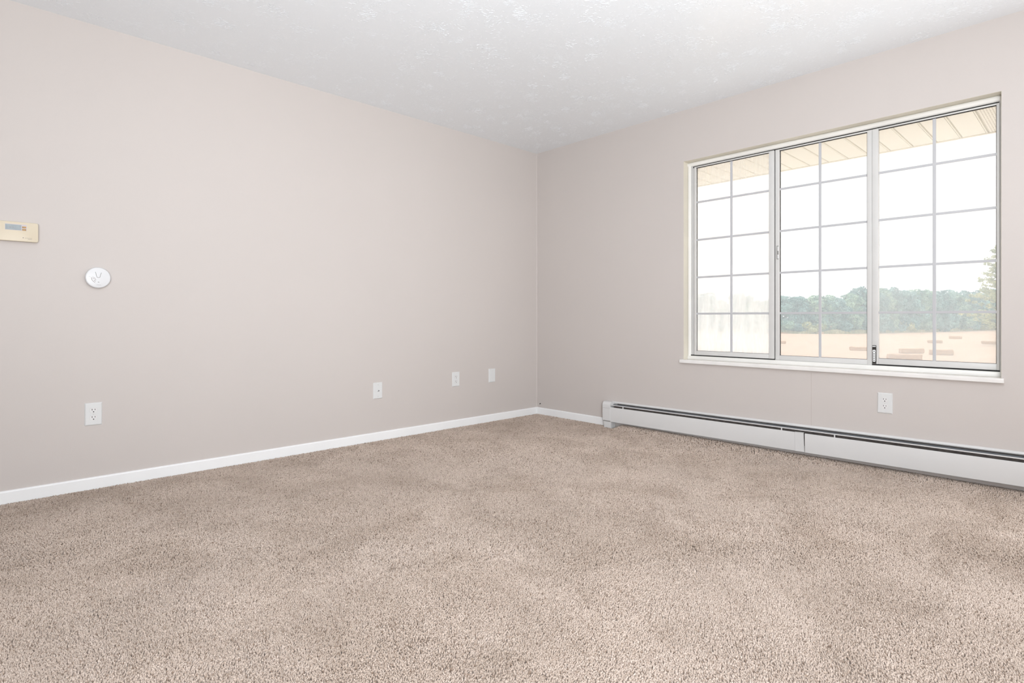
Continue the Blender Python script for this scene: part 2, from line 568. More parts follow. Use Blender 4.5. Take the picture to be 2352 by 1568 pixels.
# ------------------------------------------------------------------ carpet pile
def carpet():
    rng = np.random.default_rng(5)
    fx, fy = math.cos(R(YAW)), math.sin(R(YAW))
    XS, YS, PS = [], [], []
    # finer tufts where the eye is close, coarser ones towards the far corner
    for p, d0, d1 in ((0.0045, 0.75, 2.1), (0.0058, 2.1, 3.5), (0.0085, 3.5, 9.0)):
        xs = np.arange(-4.9, -0.004, p)
        ys = np.arange(-4.9, -0.013, p * 0.866)
        X, Y = np.meshgrid(xs, ys)
        X[1::2] += p / 2
        X = (X + rng.uniform(-0.42, 0.42, X.shape) * p).ravel()
        Y = (Y + rng.uniform(-0.42, 0.42, Y.shape) * p).ravel()
        dx, dy = X - CAM.x, Y - CAM.y
        dep = dx * fx + dy * fy
        lat = dx * fy - dy * fx
        soft = dep + rng.uniform(-0.15, 0.15, len(dep))
        keep = (soft > d0) & (soft <= d1) & (np.abs(lat) < dep * 1.02 + 0.55) & (Y < -0.012) & (X < -0.004)
        keep &= ~((X > -0.074) & (Y < -0.82) & (Y > -0.915))
        XS.append(X[keep]); YS.append(Y[keep]); PS.append(np.full(int(keep.sum()), p))
    X, Y, P_ = np.concatenate(XS), np.concatenate(YS), np.concatenate(PS)
    n = len(X)
    # the way the pile leans drifts slowly over the floor, and some patches are scuffed up
    a = 1.4 * np.sin(1.7 * X + 0.9 * Y + 0.4) + 1.1 * np.sin(2.9 * Y - 1.3 * X + 2.0) + 0.9 * np.sin(4.7 * X + 3.9 * Y)
    a += 0.8 * np.sin(9.1 * Y - 6.3 * X + 1.0) + rng.normal(0, 1.2, n)
    sc = 0.5 + 0.25 * np.sin(6.1 * X + 4.2 * Y + 0.5) * np.sin(5.3 * Y - 3.9 * X) + 0.25 * np.sin(13.7 * X - 9.1 * Y + 2) * np.sin(11.9 * Y + 7.7 * X + 1)
    L = rng.uniform(0.0008, 0.0036, n) * (0.7 + 0.8 * sc)
    tall = rng.uniform(-1, 1, n) * (0.0006 + 0.0016 * sc)
    pit = rng.uniform(0, 1, n) < (0.03 + 0.14 * sc ** 2)
    tall[pit] -= rng.uniform(0.003, 0.007, int(pit.sum()))
    r0 = P_ * rng.uniform(0.62, 0.80, n)
    ph = rng.uniform(0, 2 * PI, n)
    lx, ly = np.cos(a) * L, np.sin(a) * L
    V = np.zeros((n, 7, 3))
    for k in range(3):
        t = ph + k * 2 * PI / 3
        V[:, k, 0] = X + np.cos(t) * r0
        V[:, k, 1] = Y + np.sin(t) * r0
        V[:, k, 2] = -0.0138
        t2 = t + 0.6
        V[:, 3 + k, 0] = X + np.cos(t2) * r0 * 0.92 + lx * 0.5
        V[:, 3 + k, 1] = Y + np.sin(t2) * r0 * 0.92 + ly * 0.5
        V[:, 3 + k, 2] = -0.0032 + tall
    V[:, 6, 0] = X + lx * 1.3
    V[:, 6, 1] = Y + ly * 1.3
    V[:, 6, 2] = np.minimum(0.0002 + tall, 0.004)
    # the carpet is tucked up against the wall behind the heater's lower edge
    up = np.clip((X + 0.115) / 0.085, 0, 1)
    up = up * up * (3 - 2 * up) * 0.030 * np.clip((-0.925 - Y) / 0.06, 0, 1)
    V[:, 3:, 2] += up[:, None]
    V[:, :3, 2] += np.maximum(up - 0.004, 0)[:, None]
    T = np.array([(0, 1, 4), (0, 4, 3), (1, 2, 5), (1, 5, 4), (2, 0, 3), (2, 3, 5), (3, 4, 6), (4, 5, 6), (5, 3, 6)])
    F = (np.arange(n)[:, None, None] * 7 + T[None]).reshape(-1, 3)
    me = bpy.data.meshes.new('carpet')
    me.vertices.add(n * 7)
    me.vertices.foreach_set('co', V.reshape(-1).astype(np.float32))
    me.loops.add(len(F) * 3)
    me.loops.foreach_set('vertex_index', F.reshape(-1).astype(np.int32))
    me.polygons.add(len(F))
    me.polygons.foreach_set('loop_start', (np.arange(len(F)) * 3).astype(np.int32))
    me.update(calc_edges=True)
    me.materials.append(M['carpet'])
    o = bpy.data.objects.new('carpet', me)
    COL.objects.link(o)
    tag(o, 'beige flecked cut-pile carpet covering the whole floor', 'carpet', kind='stuff')
    print('tufts', n)
carpet()

# ------------------------------------------------------------------ window
win = empty('window_1', (0, (OY0 + OY1) / 2, OZ0))
tag(win, 'wide three-sash sliding window with white grilles', None, kind='structure')
WINV = Vector((0, (OY0 + OY1) / 2, OZ0))

def wp(mb, name, mat, parent=None, smooth=True):
    """a part of the window, built in room coordinates and hung on the window"""
    q = parent or win
    o = mb.build(name, mat, q, smooth)
    if q is win:
        o.location = -WINV
    return o

XF = 0.055      # plane of the frame's face
lin = MB()
lin.box(0.001, 0.108, OY1 - 0.0012, OY1 + 0.004, OZ0, OZ1 + 0.004)
lin.box(0.001, 0.108, OY0 - 0.004, OY0 + 0.0012, OZ0, OZ1 + 0.004)
lin.box(0.001, 0.108, OY0, OY1, OZ1 - 0.0012, OZ1 + 0.004)
wp(lin, 'opening_return', M['liner'], smooth=False)

def bull(n=6):
    return [(math.cos(t), math.sin(t)) for t in [PI / 2 * k / n for k in range(n + 1)]]

fr = MB()
# rounded trim round the opening: head, left jamb, right jamb, foot
hz0, hz1 = 2.027, OZ1 - 0.001
c = (hz0 + hz1) / 2; rr = (hz1 - hz0) / 2
prof = [(0.10, hz1)] + [(XF + 0.012 - 0.012 * math.cos(t), c + rr * math.sin(t)) for t in np.linspace(PI / 2, -PI / 2, 11)] + [(0.10, hz0)]
fr.prism(prof, 'y', OY0 + 0.001, OY1 - 0.001)
def jamb(y0, y1):
    c_, r_ = (y0 + y1) / 2, (y1 - y0) / 2
    pr = [(0.10, y1)] + [(XF + 0.008 - 0.008 * math.cos(t), c_ + r_ * math.sin(t)) for t in np.linspace(PI / 2, -PI / 2, 11)] + [(0.10, y0)]
    fr.prism(pr, 'z', 0.586, hz0 + 0.006)
jamb(-1.5425, OY1 - 0.001)
jamb(OY0 + 0.001, -3.2935)
fr.box(XF, 0.10, OY0 + 0.001, OY1 - 0.001, 0.586, 0.6145, 0.003)
wp(fr, 'frame', M['frame'])

tk = MB()     # metal jamb channels, head channel behind the trim
tk.box(0.066, 0.10, -1.556, -1.5425, 0.612, 2.03)
tk.box(0.071, 0.10, -1.569, -1.556, 0.612, 2.03)
tk.box(0.060, 0.064, -1.5535, -1.5505, 0.614, 2.027)
tk.box(0.066, 0.10, OY0 + 0.004, -3.290, 0.612, 2.03)
wp(tk, 'track', M['sash'], smooth=False)
gk = MB()     # dark gaps above and below the sliding sashes
gk.box(0.070, 0.099, -3.292, -1.556, 2.0150, 2.029)
gk.box(0.060, 0.099, -2.148, -1.543, 0.6135, 0.6215)
gk.box(0.060, 0.099, -3.292, -2.716, 0.6135, 0.6225)
gk.box(0.074, 0.099, -2.156, -2.146, 0.622, 2.012)
gk.box(0.070, 0.078, -1.5875, -1.5845, 0.650, 2.010)
gk.box(0.074, 0.084, -2.1822, -2.1798, 0.646, 2.010)
gk.box(0.070, 0.084, -2.6892, -2.6868, 0.646, 2.010)
gk.box(0.070, 0.080, -3.2797, -3.2770, 0.655, 2.010)
wp(gk, 'gasket', M['gasket'], smooth=False)
wp(MB().box(0.101, 0.109, -3.2790, -3.2735, 0.63, 2.03), 'exterior_strip', M['brownjamb'], smooth=False)

GZ = (0.9275, 1.197, 1.4749, 1.7546)
def sash(name, yl, yr, sl, sr, zb, zr, zt, x0, mat_pane, gy, label=None):
    """yl/yr: outer edges (left is towards the corner); sl/sr: stile widths; rail from zb to zr; top zt"""
    e = MB()
    e.box(x0, x0 + 0.026, yl - sl, yl, zb, zt, 0.0018)
    e.box(x0, x0 + 0.026, yr, yr + sr, zb, zt, 0.0018)
    e.box(x0 + 0.001, x0 + 0.025, yr + sr, yl - sl, zb, zr, 0.0018)
    e.box(x0 + 0.001, x0 + 0.025, yr + sr, yl - sl, zt - 0.0085, zt, 0.0012)
    o = wp(e, name, M['sash'])
    if label:
        o['label'] = label
    y0, y1 = yr + sr, yl - sl
    MB().box(x0 + 0.014, x0 + 0.0165, y0 - 0.004, y1 + 0.004, zr - 0.004, zt - 0.004).build('pane', mat_pane, o)
    gs = MB()
    gs.box(x0 + 0.003, x0 + 0.013, y0, y1, zt - 0.0115, zt - 0.0084)
    gs.box(x0 + 0.008, x0 + 0.013, y0, y1, zr - 0.0005, zr + 0.0016)
    gs.build('gasket', M['gasket'], o)
    g = MB()
    g.box(x0 + 0.006, x0 + 0.0125, gy - 0.0078, gy + 0.0078, zr, zt - 0.004, 0.0015)
    for z in GZ:
        g.box(x0 + 0.0065, x0 + 0.012, y0, y1, z - 0.0070, z + 0.0070, 0.0012)
    g.build('grille', M['grille'], o)
    return o

s1 = sash('sash', -1.569, -2.1478, 0.016, 0.0343, 0.6215, 0.6520, 2.0195, 0.058, M['pane_fog'], -1.8509, 'left sliding sash with fogged pane')
s2 = sash('sash', -2.1535, -2.7155, 0.0265, 0.0265, 0.6150, 0.6460, 2.0205, 0.064, M['pane_mid'], -2.4268, 'fixed middle sash')
s3 = sash('sash', -2.7165, -3.2925, 0.0320, 0.0130, 0.6225, 0.6555, 2.0190, 0.058, M['pane_clear'], -3.0151, 'right sliding sash with black latch')

# black latch low on the right sash's meeting stile
lt_ = MB().box(0.0545, 0.0585, -2.7385, -2.7180, 0.624, 0.733, 0.001).build('latch', M['latch'], s3)
lt_['label'] = 'black latch with bright lever'
lv = MB()
lv.box(0.0515, 0.0545, -2.7345, -2.7215, 0.636, 0.690, 0.002)
lv.box(0.0515, 0.0545, -2.7350, -2.7210, 0.690, 0.7065, 0.003)
lv.box(0.0535, 0.0548, -2.7360, -2.7195, 0.7245, 0.7290)
lv.build('latch', M['white'], s3)
MB().lathe([(0.0030, 0), (0.0030, -0.0008)], (0.0515, -2.728, 0.698), 'x', 16).build('latch', M['gasket'], s3)
dk = MB()
for z in (0.644, 0.6545, 0.665, 0.6755, 0.685):
    dk.box(0.0508, 0.0516, -2.7305, -2.7255, z - 0.0028, z + 0.0028)
dk.build('latch', M['gasket'], s3)
for o in [c for c in s3.children if c.name.startswith('latch')][1:]:
    o.name = {'white_trim_paint': 'lever', 'black_gasket': 'lever_hole'}[o.data.materials[0].name]
# small keeper half-way up the middle sash
kp = MB().box(0.0605, 0.0645, -2.1755, -2.1635, 1.288, 1.378, 0.0008).build('keeper', M['groove'], s2)
k2 = MB()
k2.box(0.0590, 0.0607, -2.1755, -2.1705, 1.343, 1.372)
k2.box(0.0590, 0.0607, -2.1755, -2.1705, 1.292, 1.318)
k2.build('keeper_plate', M['white'], s2)

# sill board with eased front edge
sp = [(0.054, 0.5625), (0.054, 0.586), (-0.018, 0.5865), (-0.0215, 0.5835), (-0.0225, 0.578), (-0.0225, 0.5645), (-0.021, 0.5625)]
si = MB()
si.prism([p for p in sp if p[0] <= 0.0] + [(0.0005, 0.5625), (0.0005, 0.5863)], 'y', -3.3155, -1.4935)
si.prism([(0.0, 0.5625), (0.054, 0.5625), (0.054, 0.586), (0.0, 0.5863)], 'y', OY0 + 0.001, OY1 - 0.001)
wp(si, 'window_sill', M['sill'], smooth=False)

# ------------------------------------------------------------------ baseboard heater (tilts up a little to the right)
ht = empty('baseboard_heater', (0, -0.817, 0), (R(-0.36), 0, 0))
tag(ht, 'long white baseboard heater under the window with dark top slot', 'heater')
def hy(y):
    return y + 0.817
YE = -5.45
bp_ = [(-0.0006, 0.030), (-0.0006, 0.207), (-0.004, 0.2085), (-0.012, 0.205), (-0.0165, 0.199), (-0.0165, 0.1965), (-0.0135, 0.1965), (-0.0030, 0.2035), (-0.0022, 0.030)]
MB().prism(bp_, 'y', hy(YE), hy(-0.86)).build('back_plate', M['enamel'], ht, True)
dp = [(-0.0180, 0.1865), (-0.0300, 0.1815), (-0.0440, 0.1805), (-0.0535, 0.1825), (-0.0530, 0.1810), (-0.0440, 0.1790), (-0.0300, 0.1800), (-0.0180, 0.1850)]
MB().prism(dp, 'y', hy(YE), hy(-0.897)).build('damper', M['galv'], ht, True)
lp = [(-0.0535, 0.1850), (-0.0575, 0.1855), (-0.0585, 0.1835), (-0.0575, 0.1790), (-0.0560, 0.1790), (-0.0565, 0.1825), (-0.0535, 0.1832)]
MB().prism(lp, 'y', hy(YE), hy(-0.897)).build('damper_lip', M['enamel'], ht, True)
fe = MB()  # fins, plus dark boxes standing in for the shade inside the slot
fe.box(-0.0555, -0.0035, hy(YE), hy(-0.93), 0.085, 0.1765)
fe.box(-0.0165, -0.0035, hy(YE), hy(-0.93), 0.1765, 0.1900)
fe.box(-0.0600, -0.0560, hy(YE), hy(-0.93), 0.1500, 0.1655)
fe.build('fins_and_slot_shade', M['fins_slot_shade'], ht)

def front(y0, y1, z0=0.047, z1=0.1655):
    p = [(-0.052, z1 - 0.001), (-0.062, z1), (-0.0645, z1 - 0.002), (-0.0652, z1 - 0.006), (-0.0652, z0 + 0.006), (-0.0645, z0 + 0.001), (-0.056, z0),
         (-0.056, z0 + 0.0012), (-0.0630, z0 + 0.0022), (-0.0640, z0 + 0.006), (-0.0640, z1 - 0.006), (-0.0630, z1 - 0.003), (-0.052, z1 - 0.0022)]
    MB().prism(p, 'y', hy(y0), hy(y1)).build('front_panel', M['enamel'], ht, True)
front(-2.330, -0.895)
front(YE, -2.3835, 0.0455, 0.1645)
# splice cover, standing a touch crooked
sc = MB()
sc.box(-0.0676, -0.0660, 0, 0.054, 0, 0.1205, 0.0006)
sc.box(-0.0676, -0.056, 0, 0.054, 0.119, 0.1205, 0.0006)
sco = sc.build('splice_cover', M['enamel'], ht)
sco.location = (0, hy(-2.3815), 0.0490)
sco.rotation_euler = (R(-1.8), 0, 0)
# brackets seen in the slot
for y in (-1.0182, -2.2428, -2.5509, -4.0):
    MB().box(-0.0640, -0.0570, hy(y) - 0.003, hy(y) + 0.003, 0.150, 0.1795).build('bracket', M['enamel'], ht)
# end cap with rounded top and foot
ec = MB()
def cap_prof(off):
    pts = [(-0.0006, 0.054), (-0.0006, 0.2085 + off)]
    for t in np.linspace(PI / 2, PI, 9):
        pts.append((-0.040 + off + 0.0285 * math.cos(t), 0.1790 + off + 0.0295 * math.sin(t)))
    pts += [(-0.0685 + off, 0.054)]
    return pts
ec.prism(cap_prof(0.0), 'y', hy(-0.896), hy(-0.822))
ec.prism(cap_prof(-0.0015 if False else 0.0), 'y', hy(-0.822), hy(-0.8185))
eco = ec.build('end_cap', M['enamel'], ht, True)
bv = eco.modifiers.new('edge', 'BEVEL'); bv.width = 0.004; bv.segments = 3; bv.limit_method = 'ANGLE'; bv.angle_limit = R(50)
MB().box(-0.0690, -0.0684, hy(-0.896), hy(-0.8225), 0.1565, 0.1577).build('cap_seam', M['groove'], ht)
ft = MB()
ft.box(-0.066, -0.004, hy(-0.901), hy(-0.832), -0.012, 0.047, 0.0015)
ft.build('foot', M['enamel'], ht)
MB().box(-0.0672, -0.004, hy(-0.896), hy(-0.824), 0.0465, 0.0545).build('foot_gap', M['groove'], ht)

# ------------------------------------------------------------------ wall plates (local frame: x right, z up, -y towards the room)
def plate_mesh(w_=0.0752, h_=0.1185, t=0.0058):
    bm = bmesh.new()
    bmesh.ops.create_cube(bm, size=1)
    for v in bm.verts:
        f = 1.0 if v.co.y > 0 else 0.90
        g = 1.0 if v.co.y > 0 else 0.935
        v.co = Vector((v.co.x * w_ * f, -t / 2 + v.co.y * t - 0.0002, v.co.z * h_ * g))
    bmesh.ops.bevel(bm, geom=[e for e in bm.edges if abs(e.verts[0].co.y - e.verts[1].co.y) < 1e-6 and e.verts[0].co.y < -t * 0.6],
                    offset=0.0016, segments=3, affect='EDGES')
    mb = MB()
    bm.verts.index_update()
    mb.add([v.co.copy() for v in bm.verts], [[v.index for v in f.verts] for f in bm.faces])
    bm.free()
    return mb

def make_outlet():
    root = empty('wall_outlet')
    plate_mesh().build('cover_plate', M['plate'], root, True)
    for sz in (0.0194, -0.0194):
        # receptacle face: a circle cut flat at top and bottom, set in a shallow dark outline
        def outline(r, hh):
            pts = []
            for k in range(48):
                a = 2 * PI * k / 48
                pts.append((r * math.cos(a), max(-hh, min(hh, r * math.sin(a))) + sz))
            return pts
        MB().prism(outline(0.0176, 0.0148), 'y', -0.0063, -0.0050).build('receptacle_rim', M['screw'], root)
        rf = MB().prism(outline(0.0168, 0.0140), 'y', -0.0072, -0.0050).build('receptacle', M['face'], root)
        MB().box(-0.0077, -0.0050, -0.0075, -0.0068, sz + 0.0005, sz + 0.0086).build('slot', M['slot'], rf)
        MB().box(0.0050, 0.0076, -0.0075, -0.0068, sz + 0.0012, sz + 0.0080).build('slot', M['slot'], rf)
        gh = MB().lathe([(0.0028, -0.0075), (0.0028, -0.0066)], (0, 0, sz - 0.0072), 'y', 20)
        gh.build('ground_hole', M['slot_black'], rf)
    MB().lathe([(0.0, -0.0072), (0.0026, -0.0069), (0.0030, -0.0058), (0.0030, -0.0050)], (0, 0, 0), 'y', 20).build('screw', M['screw'], root, True)
    return root

o1 = make_outlet()
o1.location = (-3.3640, 0, 0.3905)
tag(o1, 'white duplex outlet low on the left wall below the round alarm', 'outlet', 'white duplex outlets')
o2 = copy_tree(o1)
o2.location = (-0.9612, 0, 0.3918)
tag(o2, 'white duplex outlet between the coax plate and the blank plate', 'outlet', 'white duplex outlets')
o3 = copy_tree(o1)
o3.location = (0, -2.7952, 0.4030)
o3.rotation_euler = (0, 0, R(-90))
tag(o3, 'white duplex outlet below the window above the baseboard heater', 'outlet', 'white duplex outlets')

cx = empty('coax_plate', (-1.6824, 0, 0.3631))
tag(cx, 'white wall plate with a metal coax jack in its middle', 'wall plate')
plate_mesh().build('cover_plate', M['plate'], cx, True)
MB().lathe([(0.0066, -0.0056), (0.0066, -0.0085)], (0, 0, 0), 'y', 6).build('hex_nut', M['chrome'], cx)
cj = MB().lathe([(0.0047, -0.0083), (0.0047, -0.0150), (0.0040, -0.0155)], (0, 0, 0), 'y', 24).build('coax_jack', M['chrome'], cx, True)
MB().lathe([(0.0034, -0.0160), (0.0034, -0.0150)], (0, 0, 0), 'y', 20).build('jack_opening', M['slot_black'], cj)
for sz in (0.0419, -0.0419):
    s = MB().lathe([(0.0, -0.0073), (0.0026, -0.0070), (0.0031, -0.0058), (0.0031, -0.0050)], (0, 0, sz), 'y', 20).build('screw', M['screw'], cx, True)
    MB().box(-0.0024, 0.0024, -0.0076, -0.0070, sz - 0.0004, sz + 0.0004).build('screw_slot', M['groove'], s)

bl = empty('blank_plate', (-0.5645, 0, 0.3954))
tag(bl, 'blank white wall plate nearest the room corner', 'wall plate')
plate_mesh().build('cover_plate', M['plate'], bl, True)
MB().box(-0.0170, 0.0170, -0.0064, -0.0050, -0.0335, 0.0335, 0.0006).build('blank_insert', M['plate'], bl)

# ------------------------------------------------------------------ thermostat, cut by the left edge of the picture
th = empty('thermostat', (-3.6670, 0, 1.3160))
tag(th, 'aged ivory wall thermostat with small grey display', 'thermostat')
def rrect(w_, h_, r, n=6):
    pts = []
    for cx_, cz_, a0 in ((w_ - r, h_ - r, 0), (-w_ + r, h_ - r, 90), (-w_ + r, -h_ + r, 180), (w_ - r, -h_ + r, 270)):
        for k in range(n + 1):
            a = R(a0 + 90 * k / n)
            pts.append((cx_ + r * math.cos(a), cz_ + r * math.sin(a)))
    return pts
tb = MB()
def loft(mb, rings):
    n = len(rings[0])
    vs_, fs_ = [], []
    for rg in rings:
        vs_ += rg
    for i in range(len(rings) - 1):
        for k in range(n):
            fs_.append((i * n + k, i * n + (k + 1) % n, (i + 1) * n + (k + 1) % n, (i + 1) * n + k))
    fs_.append(tuple(range(n))[::-1]); fs_.append(tuple(range((len(rings) - 1) * n, len(rings) * n)))
    mb.add(vs_, fs_)
loft(tb, [[(x, y, z) for x, z in rrect(w_, h_, r)] for w_, h_, r, y in
          ((0.0780, 0.0452, 0.006, -0.0004), (0.0785, 0.0458, 0.0065, -0.012), (0.0800, 0.0470, 0.008, -0.0125), (0.0800, 0.0470, 0.008, -0.0225), (0.0792, 0.0462, 0.0075, -0.0245), (0.0780, 0.0450, 0.007, -0.0250))])
tb.build('body', M['ivory'], th, True)
bz = MB()
bz.box(-0.0430, 0.0368, -0.0256, -0.0245, 0.0055, 0.0350, 0.0003)
bzo = bz.build('display_bezel', M['lcd_frame'], th)
MB().box(-0.0415, 0.0170, -0.0260, -0.0250, 0.0072, 0.0325).build('display', M['lcd'], bzo)
dg = MB()
for x in (-0.0265, -0.0225, -0.0150):
    dg.box(x, x + 0.0024, -0.0262, -0.0259, 0.0150, 0.0215)
dg.build('display_digits', M['groove'], bzo)
for z in (0.0225, 0.0105):
    bt = MB().box(0.0195, 0.0345, -0.0275, -0.0250, z - 0.0040, z + 0.0042, 0.001).build('button', M['amber'], bzo)
pr = MB()
pr.lathe([(0.0022, -0.02520), (0.0022, -0.0248)], (0.0235, 0, -0.0285), 'y', 16)
for x in np.arange(0.0300, 0.0560, 0.0030):
    pr.box(x, x + 0.0021, -0.0252, -0.0248, -0.0296, -0.0280)
for x in np.arange(0.0410, 0.0560, 0.0026):
    pr.box(x, x + 0.0020, -0.0252, -0.0248, -0.0350, -0.0335)
pr.build('printed_mark', M['print'], th)

# ------------------------------------------------------------------ round white alarm
al = empty('wall_alarm', (-3.3462, 0, 1.1075))
tag(al, 'round white alarm disc on the left wall beside the thermostat', 'alarm')
MB().lathe([(0.0500, -0.0003), (0.0500, -0.0060), (0.0545, -0.0062), (0.0548, -0.0150), (0.0540, -0.0185), (0.0520, -0.0208), (0.0490, -0.0220), (0.0, -0.0226)],
           (0, 0, 0), 'y', 72).build('body', M['alarm'], al, True)
def dpt(px, py):
    return ((px - 945) / 595.0 * 0.0535, -(py - 785) / 485.0 * 0.0535)
def stroke(mb, pts, wd, y=-0.0232):
    q = [Vector((p[0], 0, p[1])) for p in (dpt(*p) for p in pts)]
    lft, rgt = [], []
    for i, p in enumerate(q):
        d0 = (q[i] - q[i - 1]).normalized() if i else (q[1] - q[0]).normalized()
        d1 = (q[i + 1] - q[i]).normalized() if i < len(q) - 1 else d0
        t = (d0 + d1).normalized()
        nrm = Vector((-t.z, 0, t.x)) * wd / 2 / max(0.6, t.dot(d1))
        e = t * wd * 0.3 * (-1 if i == 0 else 1 if i == len(q) - 1 else 0)
        lft.append(p + e + nrm); rgt.append(p + e - nrm)
    n = len(q)
    vs_ = [(p.x, y, p.z) for p in lft + rgt] + [(p.x, y + 0.0014, p.z) for p in lft + rgt]
    fs_ = []
    for i in range(n - 1):
        fs_.append((i, i + 1, n + i + 1, n + i))
        fs_.append((2 * n + i, 3 * n + i, 3 * n + i + 1, 2 * n + i + 1))
        fs_.append((i, 2 * n + i, 2 * n + i + 1, i + 1))
        fs_.append((n + i, n + i + 1, 3 * n + i + 1, 3 * n + i))
    fs_.append((0, n, 3 * n, 2 * n)); fs_.append((n - 1, 3 * n - 1, 4 * n - 1, 2 * n - 1)[::-1])
    mb.add(vs_, fs_)
cup = MB()
stroke(cup, [(808, 520), (838, 600), (860, 680), (876, 750), (900, 776), (1000, 778), (1030, 755), (1048, 680), (1066, 610), (1098, 545)], 0.0019)
cup.build('moulded_outline', M['groove'], al)
sl = [[(622, 785), (630, 850), (650, 900), (700, 955), (790, 1015)],
      [(697, 785), (712, 850)], [(745, 895), (780, 930), (822, 962)],
      [(768, 785), (790, 840), (838, 900)]]
for s in sl:
    q = MB(); stroke(q, s, 0.0017); q.build('sound_slot', M['groove_dark'], al)
q = MB(); stroke(q, [(500, 748), (580, 752)], 0.0014); stroke(q, [(650, 750), (740, 752)], 0.0012); q.build('moulded_line', M['print_pale'], al)
q = MB(); stroke(q, [(935, 995), (985, 1002)], 0.0028); q.build('indicator', M['groove'], al)
q = MB()
for x in range(870, 1075, 30):
    stroke(q, [(x, 1128), (x + 14, 1130)], 0.0018)
q.build('printed_mark', M['print_pale'], al)

# dark cable end low in the corner
cs = MB().tube([(-0.0005, -0.0470, 0.0960), (-0.006, -0.0475, 0.0960), (-0.010, -0.0490, 0.0945), (-0.012, -0.0510, 0.0920)], [0.0042, 0.0040, 0.0036, 0.0034], 10)
tag(cs.build('cable_stub', M['latch'], None, True), 'tiny dark cable end poking from the wall above the corner baseboard', 'cable')

# ------------------------------------------------------------------ outside: eave over the window
sf = empty('roof_eave', (WT, -2.0, 2.12))
tag(sf, 'cream vinyl roof soffit seen through the top of the window', 'soffit')
def sfl(mb, name, mat):
    o = mb.build(name, mat, sf)
    o.location = (-WT, 2.0, -2.12)
    return o
pp = MB()
pitch = 0.1372
edges = [-2.728 - pitch * k for k in range(-24, 18)]
prof = []
ZS = 2.12
for y in sorted(edges):
    # v-groove of the panel joint followed by a slightly raised rib
    prof += [(y - 0.010, ZS), (y - 0.007, ZS + 0.014), (y - 0.004, ZS + 0.014), (y - 0.0015, ZS - 0.002), (y + 0.0035, ZS - 0.002), (y + 0.0055, ZS + 0.010), (y + 0.008, ZS)]
top = [(prof[-1][0], ZS + 0.02), (prof[0][0], ZS + 0.02)]
pp.prism(prof + top, 'x', WT + 0.001, 1.030)
sfl(pp, 'soffit_panel', M['soffit'])
sfl(MB().box(1.0305, 1.052, edges[-1] - 0.2, edges[0] + 0.2, ZS - 0.006, ZS + 0.16), 'fascia', M['fascia'])
rf_ = MB().prism([(WT + 0.002, ZS + 0.50), (1.07, ZS + 0.165), (1.07, ZS + 0.18), (WT + 0.002, ZS + 0.53)], 'y', edges[-1] - 0.2, edges[0] + 0.2)
sfl(rf_, 'roof_slope', M['roof'])

# ------------------------------------------------------------------ outside: hay field, bales, trees
GZ0 = -3.2
structure(MB().add([(WT + 0.3, -260, GZ0), (700, -260, GZ0), (700, 420, GZ0), (WT + 0.3, 420, GZ0)], [(0, 1, 2, 3)]).build('ground', M['field']), 'pale cut hay field beyond the window')

structure(MB().box(WT + 0.02, 6.0, -14, 10, GZ0 - 0.2, GZ0 + 0.03).build('soffit_bounce_apron', M['concrete']), 'added unseen concrete apron bouncing daylight onto the soffit')  # added out of view to bounce daylight up to the soffit

def bale_mesh(L, W, Hh, seed):
    bm = bmesh.new()
    bmesh.ops.create_cube(bm, size=1)
    bmesh.ops.subdivide_edges(bm, edges=bm.edges[:], cuts=11, use_grid_fill=True)
    for v in bm.verts:
        p = v.co * 2
        r = Vector((abs(p.x) ** 10 + abs(p.y) ** 10 + abs(p.z) ** 10, 0, 0)).x ** 0.1
        p = p / r
        q = Vector((p.x * L / 2, p.y * W / 2, (p.z + 1) * Hh / 2))
        nz = noise.noise(q * 3.1 + Vector((seed * 7.3, 0, 0))) * 0.05 + noise.noise(q * 9.0 + Vector((0, seed * 3.1, 0))) * 0.03
        sag = -0.03 * (1 - abs(p.x)) * (p.z + 1) / 2
        tw = 0.02 * math.sin(p.x * 7 + seed)
        v.co = q + Vector((nz, nz * 0.6, (nz * 0.8 + sag + tw) * (0.0 if p.z < -0.9 else 1.0)))
    me = bpy.data.meshes.new('hay_bale')
    bm.to_mesh(me); bm.free()
    me.materials.append(M['bale'])
    return me

BALES = [
    (60.44, 9.28, 2.80, -1.162, 0.62, 'hay bale nearest the house, half cut off by the right sash rail'),
    (74.13, 11.34, 2.53, -0.823, 0.57, 'hay bale with slanted end just behind the nearest bale'),
    (73.01, 8.40, 2.15, -1.289, 0.61, 'large hay bale crossed by the right sash vertical grille bar'),
    (108.54, 14.79, 1.98, -1.448, 0.50, 'mid-field hay bale touching the right sash vertical grille bar'),
    (134.19, 15.77, 1.99, -1.680, 0.54, 'farthest hay bale standing alone in the right sash'),
    (110.43, 8.13, 2.23, -2.096, 0.48, 'hay bale against the far right edge of the window'),
    (75.78, 17.07, 2.11, -1.481, 0.49, 'hay bale at the right edge of the middle sash'),
    (88.85, 31.69, 1.76, -1.207, 0.42, 'hay bale at the left edge of the middle sash'),
    (152.0, 45.6, 1.33, -1.077, 0.46, 'tiny far hay bale against the grass beside the middle grille bar'),
    (149.0, 53.6, 3.01, -0.906, 0.34, 'thin far hay bale below the trees at left of the middle sash'),
    (133.5, 65.3, 1.86, -1.488, 0.46, 'faint far hay bale behind the fogged left pane'),
]
for i, (x, y, L, a, hh, lab) in enumerate(BALES):
    o = bpy.data.objects.new('hay_bale', bale_mesh(L, 0.75, hh, i + 1))
    COL.objects.link(o)
    o.location = (x + 0.3, y + 0.05, GZ0)
    o.rotation_euler = (0, 0, a)
    tag(o, lab, 'hay bale', 'hay bales on the field')

